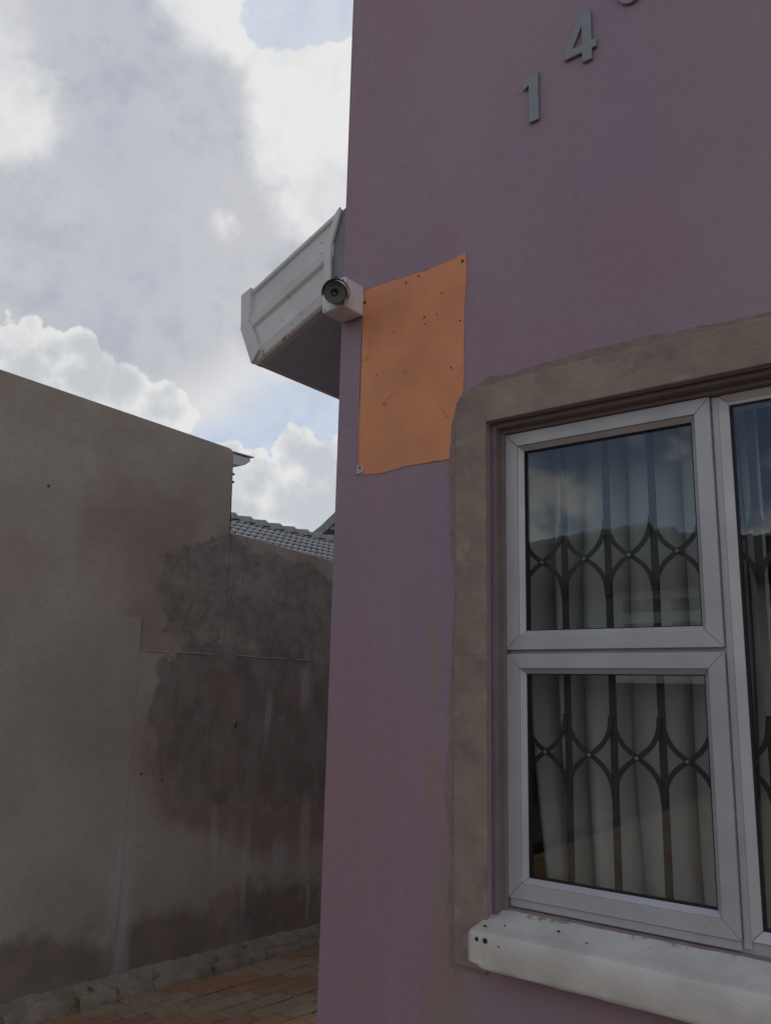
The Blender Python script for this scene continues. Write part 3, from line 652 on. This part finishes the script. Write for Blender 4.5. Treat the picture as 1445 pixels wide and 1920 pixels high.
# ------------------------------------------------------------------ security trellis behind the glass
tre = empty('security_trellis', (1.5, .17, .87)); tag(tre, 'brown steel security trellis with curved crossing links behind the window panes', 'burglar bars')
ti = Matrix.Translation((-1.5, -.17, -.87))
def tpart(o): o.parent = tre; o.matrix_parent_inverse = ti; return o
PX = .130; RX = [.666+PX*k for k in range(14)]; ZR = (1.245, 1.770)
barm = None
for k in range(-0, 14):
    x = .666+PX*(k-.5)
    if x < .585 or x > 2.40: continue
    tpart(boxo('bar', (x-.0095, .166, .87), (x+.0095, .172, 2.13), M['trellis_steel'], None, .001))
def strip_mesh(sgn):
    bm = bmesh.new(); L = []
    N = 22; hx = PX/2; hz = .105; wd = .0062
    for i in range(N+1):
        t = -1+2*i/N; s_ = math.copysign(abs(t)**1.0, t)
        x = sgn*hx*math.sin(s_*math.pi/2)*.96; z = hz*(.60*s_ + .40*s_*abs(s_)**1.6)
        L.append((x, z))
    fr_, bk = [], []
    for i, (x, z) in enumerate(L):
        (xa, za), (xb, zb) = L[max(0, i-1)], L[min(N, i+1)]; d = Vector((xb-xa, zb-za)).normalized(); nx, nz = -d.y*wd, d.x*wd
        y = -.004 if sgn > 0 else .002
        fr_.append([bm.verts.new((x+nx, y, z+nz)), bm.verts.new((x-nx, y, z-nz)), bm.verts.new((x-nx, y+.004, z-nz)), bm.verts.new((x+nx, y+.004, z+nz))])
    for A, B in zip(fr_, fr_[1:]):
        for k in range(4): j = (k+1) % 4; bm.faces.new((A[k], A[j], B[j], B[k]))
    bm.faces.new(fr_[0]); bm.faces.new(list(reversed(fr_[-1])))
    bmesh.ops.recalc_face_normals(bm, faces=bm.faces)
    me = bpy.data.meshes.new('link'); bm.to_mesh(me); bm.free(); me.materials.append(M['trellis_steel']); return me
SM = [strip_mesh(1), strip_mesh(-1)]
bm = bmesh.new(); lathe(bm, [(0, .004), (.0030, .0034), (.0046, .0015), (.0048, 0), (.0048, -.006), (0, -.006)], frame_(Vector(), (0, -1, 0)), 12)
bmesh.ops.recalc_face_normals(bm, faces=bm.faces); RM = bpy.data.meshes.new('rivet'); bm.to_mesh(RM); bm.free(); RM.materials.append(M['rivet_steel'])
for x in RX:
    for z in ZR:
        for q in SM:
            o = tpart(bpy.data.objects.new('link', q)); COL.objects.link(o); o.location = (x, .160, z)
        o = tpart(bpy.data.objects.new('rivet', RM)); COL.objects.link(o); o.location = (x, .1555, z)

# ------------------------------------------------------------------ curtains
def curtain(x0, x1, seed, label):
    bm = bmesh.new(); NX, NZ = 260, 46; rows = []
    rr = random.Random(seed); k1, p1, p2 = rr.uniform(24, 27), rr.uniform(0, 6), rr.uniform(0, 6)
    for j in range(NZ+1):
        z = .62+(2.36-.62)*j/NZ; t = 1-j/NZ; r = []
        for i in range(NX+1):
            x = x0+(x1-x0)*i/NX; u = x + .050*t**1.4*math.sin(x*8+seed) + .014*t*math.sin(x*19+seed*2) + .012*math.sin(z*3+x*5)
            q_ = k1*u+p1+.9*math.sin(7*u+p2); y = .255+(.095+.03*t)*(1-abs(math.sin(q_))**.55)+.008*math.sin(2.3*q_+p2)+.012*math.sin(11*u)
            r.append(bm.verts.new((x+.006*math.sin(40*u+t*2)+(.13*t*t*max(0, (.80-x)/.30) if x0 < 1 else 0), y, z)))
        rows.append(r)
    for A, B in zip(rows, rows[1:]):
        for k in range(NX): bm.faces.new((A[k], A[k+1], B[k+1], B[k]))
    o = fin('curtain', bm, M['curtain'], None, True); tag(o, label, 'curtain', 'curtains behind the window'); s = o.modifiers.new('s', 'SOLIDIFY'); s.thickness = .0015
curtain(.50, 1.245, 3, 'pale pleated curtain hanging behind the two small left panes')
curtain(1.255, 2.46, 5, 'pale pleated curtain hanging behind the tall fixed pane')

# ------------------------------------------------------------------ security camera on its box
sc_ = empty('security_camera', (.05, 0, 2.675)); tag(sc_, 'grey bullet security camera on a white junction box at the house corner', 'security camera')
si = Matrix.Translation((-.05, 0, -2.675))
def cpart(o): o.parent = sc_; o.matrix_parent_inverse = si; return o
BX0, BX1, BZ0, BZ1 = .001, .101, 2.624, 2.729
jb = cpart(boxo('junction_box', (BX0, -.082, BZ0), (BX1, -.0015, BZ1), M['white_plastic'], None, .006))
cpart(boxo('box_lid', (BX0-.0006, -.099, BZ0-.0006), (BX1+.0006, -.0825, BZ1+.0006), M['white_plastic'], None, .005))
for x in (BX0+.010, BX1-.010):
    for z in (BZ0+.010, BZ1-.010):
        bm = bmesh.new(); lathe(bm, [(0, .0012), (.0036, .0010), (.0042, -.002)], frame_(Vector((x, -.0990, z)), (0, -1, 0)), 10); cpart(fin('screw', bm, M['screw_steel'], None, True))
F = Vector((.122, -.172, 2.636)); ax = Vector((.60, -.68, -.42)).normalized(); mt = frame_(F, ax)
bm = bmesh.new(); lathe(bm, [(0, -.105), (.030, -.105), (.036, -.095), (.0365, -.004), (.0350, 0), (.0325, 0), (.0322, -.003)], mt, 36); cpart(fin('camera_body', bm, M['camera_grey'], None, True, .0008))
bm = bmesh.new(); lathe(bm, [(.0323, -.0025), (.0130, -.0030)], mt, 36); fa = cpart(fin('face_plate', bm, M['camera_grey'], None))
bm = bmesh.new(); lathe(bm, [(.0130, -.0028), (.0125, .0005), (.0085, .0008), (.0080, -.002), (0, .0005)], mt, 28); cpart(fin('lens', bm, M['lens_black'], None, True))
for k in range(18):
    q = 2*math.pi*k/18; rr = .0225
    bm = bmesh.new(); lathe(bm, [(0, .0012), (.0018, .0004), (.0024, -.0022)], mt @ Matrix.Translation((rr*math.cos(q), rr*math.sin(q), -.002)), 8); cpart(fin('infrared_led', bm, M['led_ring'], None, True))
# hood: open half shell with its own thickness
up_ = (Vector((0, 0, 1)) - ax*ax.z).normalized(); sx_ = ax.cross(up_)
bm = bmesh.new(); N = 30; ra = []
for i in range(N+1):
    q = R(-100+200*i/N); dv = up_*math.cos(q)+sx_*math.sin(q); ctr = F - up_*.003 - sx_*.004
    ra.append([bm.verts.new(ctr+dv*r_+ax*h_) for r_, h_ in ((.0455, .024 - .010*abs(i/N*2-1)), (.0455, -.085), (.0432, -.085), (.0432, .024 - .010*abs(i/N*2-1)))])
for A, B in zip(ra, ra[1:]):
    for k in range(4): j = (k+1) % 4; bm.faces.new((A[k], A[j], B[j], B[k]))
bm.faces.new(ra[0]); bm.faces.new(list(reversed(ra[-1])))
cpart(fin('sun_hood', bm, M['camera_grey'], None, True))
bm = bmesh.new(); lathe(bm, [(0, -.02), (.012, -.02), (.012, .012), (.008, .016), (.008, .05), (0, .05)], frame_(Vector((.055, -.100, 2.672)), (.3, -.9, -.3)), 16); cpart(fin('swivel_mount', bm, M['white_plastic'], None, True))
tp = F+up_*.046-ax*.01
bm = bmesh.new(); box(bm, (-.006, -.006, -.003), (.006, .006, .004)); bmesh.ops.transform(bm, matrix=Matrix.Translation(tp), verts=bm.verts); cpart(fin('hood_knob', bm, M['camera_grey'], None))

# ------------------------------------------------------------------ house numerals
def numeral(pts, holes, x, z, label):
    bm = bmesh.new(); Y0, T = -.0105, .008
    if holes:
        o_ = [bm.verts.new((p[0], Y0, p[1])) for p in pts]; h_ = [bm.verts.new((p[0], Y0, p[1])) for p in holes]
        es = [bm.edges.new((L[k], L[(k+1) % len(L)])) for L in (o_, h_) for k in range(len(L))]
        res = bmesh.ops.triangle_fill(bm, edges=es, use_beauty=True); fs = [f for f in res['geom'] if isinstance(f, bmesh.types.BMFace)]
        ex = bmesh.ops.extrude_face_region(bm, geom=fs); bmesh.ops.translate(bm, vec=(0, T, 0), verts=[q for q in ex['geom'] if isinstance(q, bmesh.types.BMVert)])
    else:
        fs = prism(bm, [(p[0], Y0, p[1]) for p in pts], (0, T, 0)); bmesh.ops.triangulate(bm, faces=fs)
    bmesh.ops.recalc_face_normals(bm, faces=bm.faces); me = bpy.data.meshes.new('face'); bm.to_mesh(me); bm.free()
    root = empty('house_numeral', (x, 0, z)); tag(root, label, 'house number', 'house numerals on the mauve wall')
    f = link('face', me, M['numeral_metal'], root); b = f.modifiers.new('b', 'BEVEL'); b.width = .0015; b.limit_method = 'ANGLE'; b.angle_limit = R(40)
    xs = [p[0] for p in pts]; zs = [p[1] for p in pts]
    for q in (.25, .75):
        bm = bmesh.new(); zc = min(zs)+(max(zs)-min(zs))*q; xc = max(xs)-.022; lathe(bm, [(0, 0), (.003, 0), (.003, .0032), (0, .0032)], frame_(Vector((xc, -.0008, zc)), (0, -1, 0)), 8); fin('stand_off', bm, M['screw_steel'], root)
one = [(.018, 0), (.050, 0), (.050, .165), (.034, .165), (.012, .153), (.0, .140), (.0, .117), (.018, .130)]
four = [(.056, 0), (.086, 0), (.086, .034), (.100, .034), (.100, .062), (.086, .062), (.086, .165), (.054, .165), (.0, .062), (.0, .034), (.056, .034)]
fourh = [(.056, .062), (.056, .122), (.026, .062)]
numeral(one, None, .716, 3.070, 'grey metal numeral 1, lowest of the numerals on the wall')
numeral(four, fourh, .853, 3.190, 'grey metal numeral 4 up and right of the 1')
el = lambda a, b, n=28: [(.048+a*math.cos(2*math.pi*k/n), .0825+b*math.sin(2*math.pi*k/n)) for k in range(n)]
numeral(el(.048, .0825), el(.020, .054), 1.012, 3.309, 'grey rounded numeral cut off by the top of the photograph')

# ------------------------------------------------------------------ neighbour house with tiled roof beyond the wall
nh = empty('neighbour_house', (-12, 9, 0)); tag(nh, 'neighbour house with grey tiled roof and stepped ridge beyond the low wall', 'house')
ni = Matrix.Translation((12, -9, 0))
def npart(o): o.parent = nh; o.matrix_parent_inverse = ni; return o
npart(boxo('wall', (-13.6, 4.5, -.15), (-7.6, 13.0, 2.9), M['neighbour_plaster']))
PIT = math.atan(.466); RXg, RZg = -10.69, 4.60
roof = npart(prismo('roof', [(RXg, 4.2, RZg-.05), (-7.2, 4.2, RZg-.05-3.49*.466), (-7.2, 4.2, RZg-.15-3.49*.466), (-14.2, 4.2, RZg-.15-3.49*.466), (-14.2, 4.2, RZg-.05-3.49*.466)], (0, 9.2, 0), M['roof_and_gap_grey']))
def tile_mesh():
    bm = bmesh.new(); W_ = .33; NU = 16; L_ = .40; rows = []
    for e, up in ((0, 0), (L_, 0)):
        r = []
        for i in range(NU+1):
            u = i/NU; s = math.sin(2*math.pi*((u*2) % 1)) if 0 else max(0, math.sin(2*math.pi*(u*2 % 1)))
            r.append((-W_/2+W_*u, .046*s))
        rows.append(r)
    T = .022
    a = [bm.verts.new((0, y, h+T+.045)) for y, h in rows[0]]; b = [bm.verts.new((-L_, y, h+T)) for y, h in rows[1]]; c_ = [bm.verts.new((0, y, h+T+.031)) for y, h in rows[0]]
    for i in range(NU):
        bm.faces.new((a[i], a[i+1], b[i+1], b[i])); bm.faces.new((a[i], c_[i], c_[i+1], a[i+1]))
    bmesh.ops.recalc_face_normals(bm, faces=bm.faces)
    me = bpy.data.meshes.new('roof_tile'); bm.to_mesh(me); bm.free(); me.materials.append(M['tile']); 
    for p in me.polygons: p.use_smooth = len(p.vertices) == 4 and abs(p.normal.z) > .5
    return me
TM = tile_mesh()
for cse in range(8):
    for k in range(26):
        y = 4.4+k*.33; s = .28+cse*.325
        o = bpy.data.objects.new('roof_tile', TM); COL.objects.link(o); o.parent = roof
        o.location = (RXg+s*math.cos(PIT), y, RZg-.045-s*math.sin(PIT)); o.rotation_euler = (random.uniform(-.006, .006), PIT+random.uniform(-.006, .006), 0)
bm = bmesh.new(); pr_ = [(.22, -.12), (.13, -.01), (.07, .03), (0, .04), (-.07, .03), (-.13, -.01), (-.22, -.12)]
a = [bm.verts.new((x, .44, z+.045)) for x, z in pr_]; b = [bm.verts.new((x*.9, 0, z*.9-.005)) for x, z in pr_]; c_ = [bm.verts.new((x*.9, .425, z*.9)) for x, z in pr_]
for i in range(6): bm.faces.new((a[i], a[i+1], b[i+1], b[i])); bm.faces.new((a[i], a[i+1], c_[i+1], c_[i]))
bmesh.ops.recalc_face_normals(bm, faces=bm.faces); CM = bpy.data.meshes.new('ridge_tile'); bm.to_mesh(CM); bm.free(); CM.materials.append(M['ridge_mortar'])
for k in range(22):
    o = bpy.data.objects.new('ridge_tile', CM); COL.objects.link(o); o.parent = roof; o.location = (RXg, 4.3+k*.41, RZg+.075+random.uniform(-.008, .008)); o.rotation_euler = (R(180), R(180), 0) if 0 else (0, 0, 0)

# farther house: only its verge corner shows beside the mauve wall
fh = empty('far_house', (-12, 20, 0)); tag(fh, 'far house whose tiled verge corner peeps out beside the mauve wall', 'house')
fi_ = Matrix.Translation((12, -20, 0))
def fpart(o): o.parent = fh; o.matrix_parent_inverse = fi_; return o
fpart(boxo('wall', (-14.4, 16.5, -.15), (-8.4, 24, 5.7), M['neighbour_plaster']))
fpart(prismo('barge_board', [(-15.31, 16, 5.985), (-15.06, 16, 5.816), (-14.70, 16, 6.03), (-11.4, 16, 8.2), (-11.4, 16, 8.5), (-14.457, 16, 6.42)], (0, .05, 0), M['roof_and_gap_grey']))
fpart(prismo('gable', [(-14.4, 16.5, 5.69), (-8.4, 16.5, 5.69), (-8.4, 16.5, 6.40), (-11.4, 16.5, 8.35), (-14.4, 16.5, 6.40)], (0, .2, 0), M['neighbour_plaster']))
frf = fpart(prismo('roof', [(-15.31, 16.05, 5.99), (-15.20, 16.05, 5.93), (-11.4, 16.05, 8.4), (-7.6, 16.05, 5.93), (-7.5, 16.05, 5.99), (-11.4, 16.05, 8.5)], (0, 8, 0), M['roof_and_gap_grey']))
fpart(prismo('soffit', [(-14.72, 16.05, 6.01), (-14.40, 16.05, 5.98), (-8.4, 16.05, 5.98), (-8.4, 16.05, 6.03), (-14.6, 16.05, 6.08)], (0, 7.9, 0), M['neighbour_plaster']))

# ------------------------------------------------------------------ house opposite, seen mirrored in the panes
oh = empty('opposite_house', (-3, -11, 0)); tag(oh, 'dark house with tiled hip roof mirrored in the window panes', 'house')
hi_ = Matrix.Translation((3, 11, 0))
def hpart(o): o.parent = oh; o.matrix_parent_inverse = hi_; return o
hpart(boxo('wall', (-12, -16, -.15), (1.0, -9.35, 3.08), M['opposite_plaster']))
bm = bmesh.new(); E = 3.06
q = [bm.verts.new(p) for p in ((-12.5, -8.9, E), (1.5, -8.9, E), (1.5, -16.4, E), (-12.5, -16.4, E), (-9.2, -12.4, 4.05), (-4.2, -12.4, 4.36), (-2.9, -12.4, 3.98), (-1.2, -12.4, 3.96))]
for f in ((0, 1, 7, 6, 5, 4), (2, 3, 4, 5, 6, 7), (3, 0, 4), (1, 2, 7), (0, 3, 2, 1)): bm.faces.new([q[i] for i in f])
bmesh.ops.triangulate(bm, faces=bm.faces)
rf_ = hpart(fin('roof', bm, M['oroof']))
for (x0, z0), (x1, z1) in (((-9.2, 4.05), (-4.2, 4.36)), ((-4.2, 4.36), (-2.9, 3.98)), ((-2.9, 3.98), (-1.2, 3.96))):
    L = math.hypot(x1-x0, z1-z0); k = int(L/.4)
    for i in range(k):
        t = i/k; o = bpy.data.objects.new('ridge_tile', CM); COL.objects.link(o); o.parent = rf_; o.location = (x0+(x1-x0)*t, -12.4, z0+(z1-z0)*t+.02+random.uniform(0, .03)); o.rotation_euler = (0, 0, -R(90))
hpart(boxo('eave_fascia', (-12.5, -8.92, 2.93), (1.5, -8.86, 3.06), M['opposite_plaster']))
def owin(x0, x1, z0, z1, mid):
    wq = hpart(empty('window', (0, 0, 0)))
    wq.matrix_parent_inverse = hi_
    boxo('pane', (x0, -9.345, z0), (x1, -9.335, z1), M['dark_window'], wq)
    for a in ((x0, x1, z1-.11, z1), (x0, x1, z0, z0+.13), (x0, x1, mid-.05, mid+.10)): boxo('rail', (a[0], -9.34, a[2]), (a[1], -9.29, a[3]), M['white_joinery'], wq)
    for x in (x0, (x0+x1)/2-.06, x1-.1): boxo('stile', (x, -9.342, z0), (x+.12, -9.296, z1), M['white_joinery'], wq)
owin(-3.15, -1.65, 1.58, 2.84, 2.45); owin(-1.2, .3, 1.2, 2.84, 2.45); owin(-7.5, -6, 1.2, 2.84, 2.45)
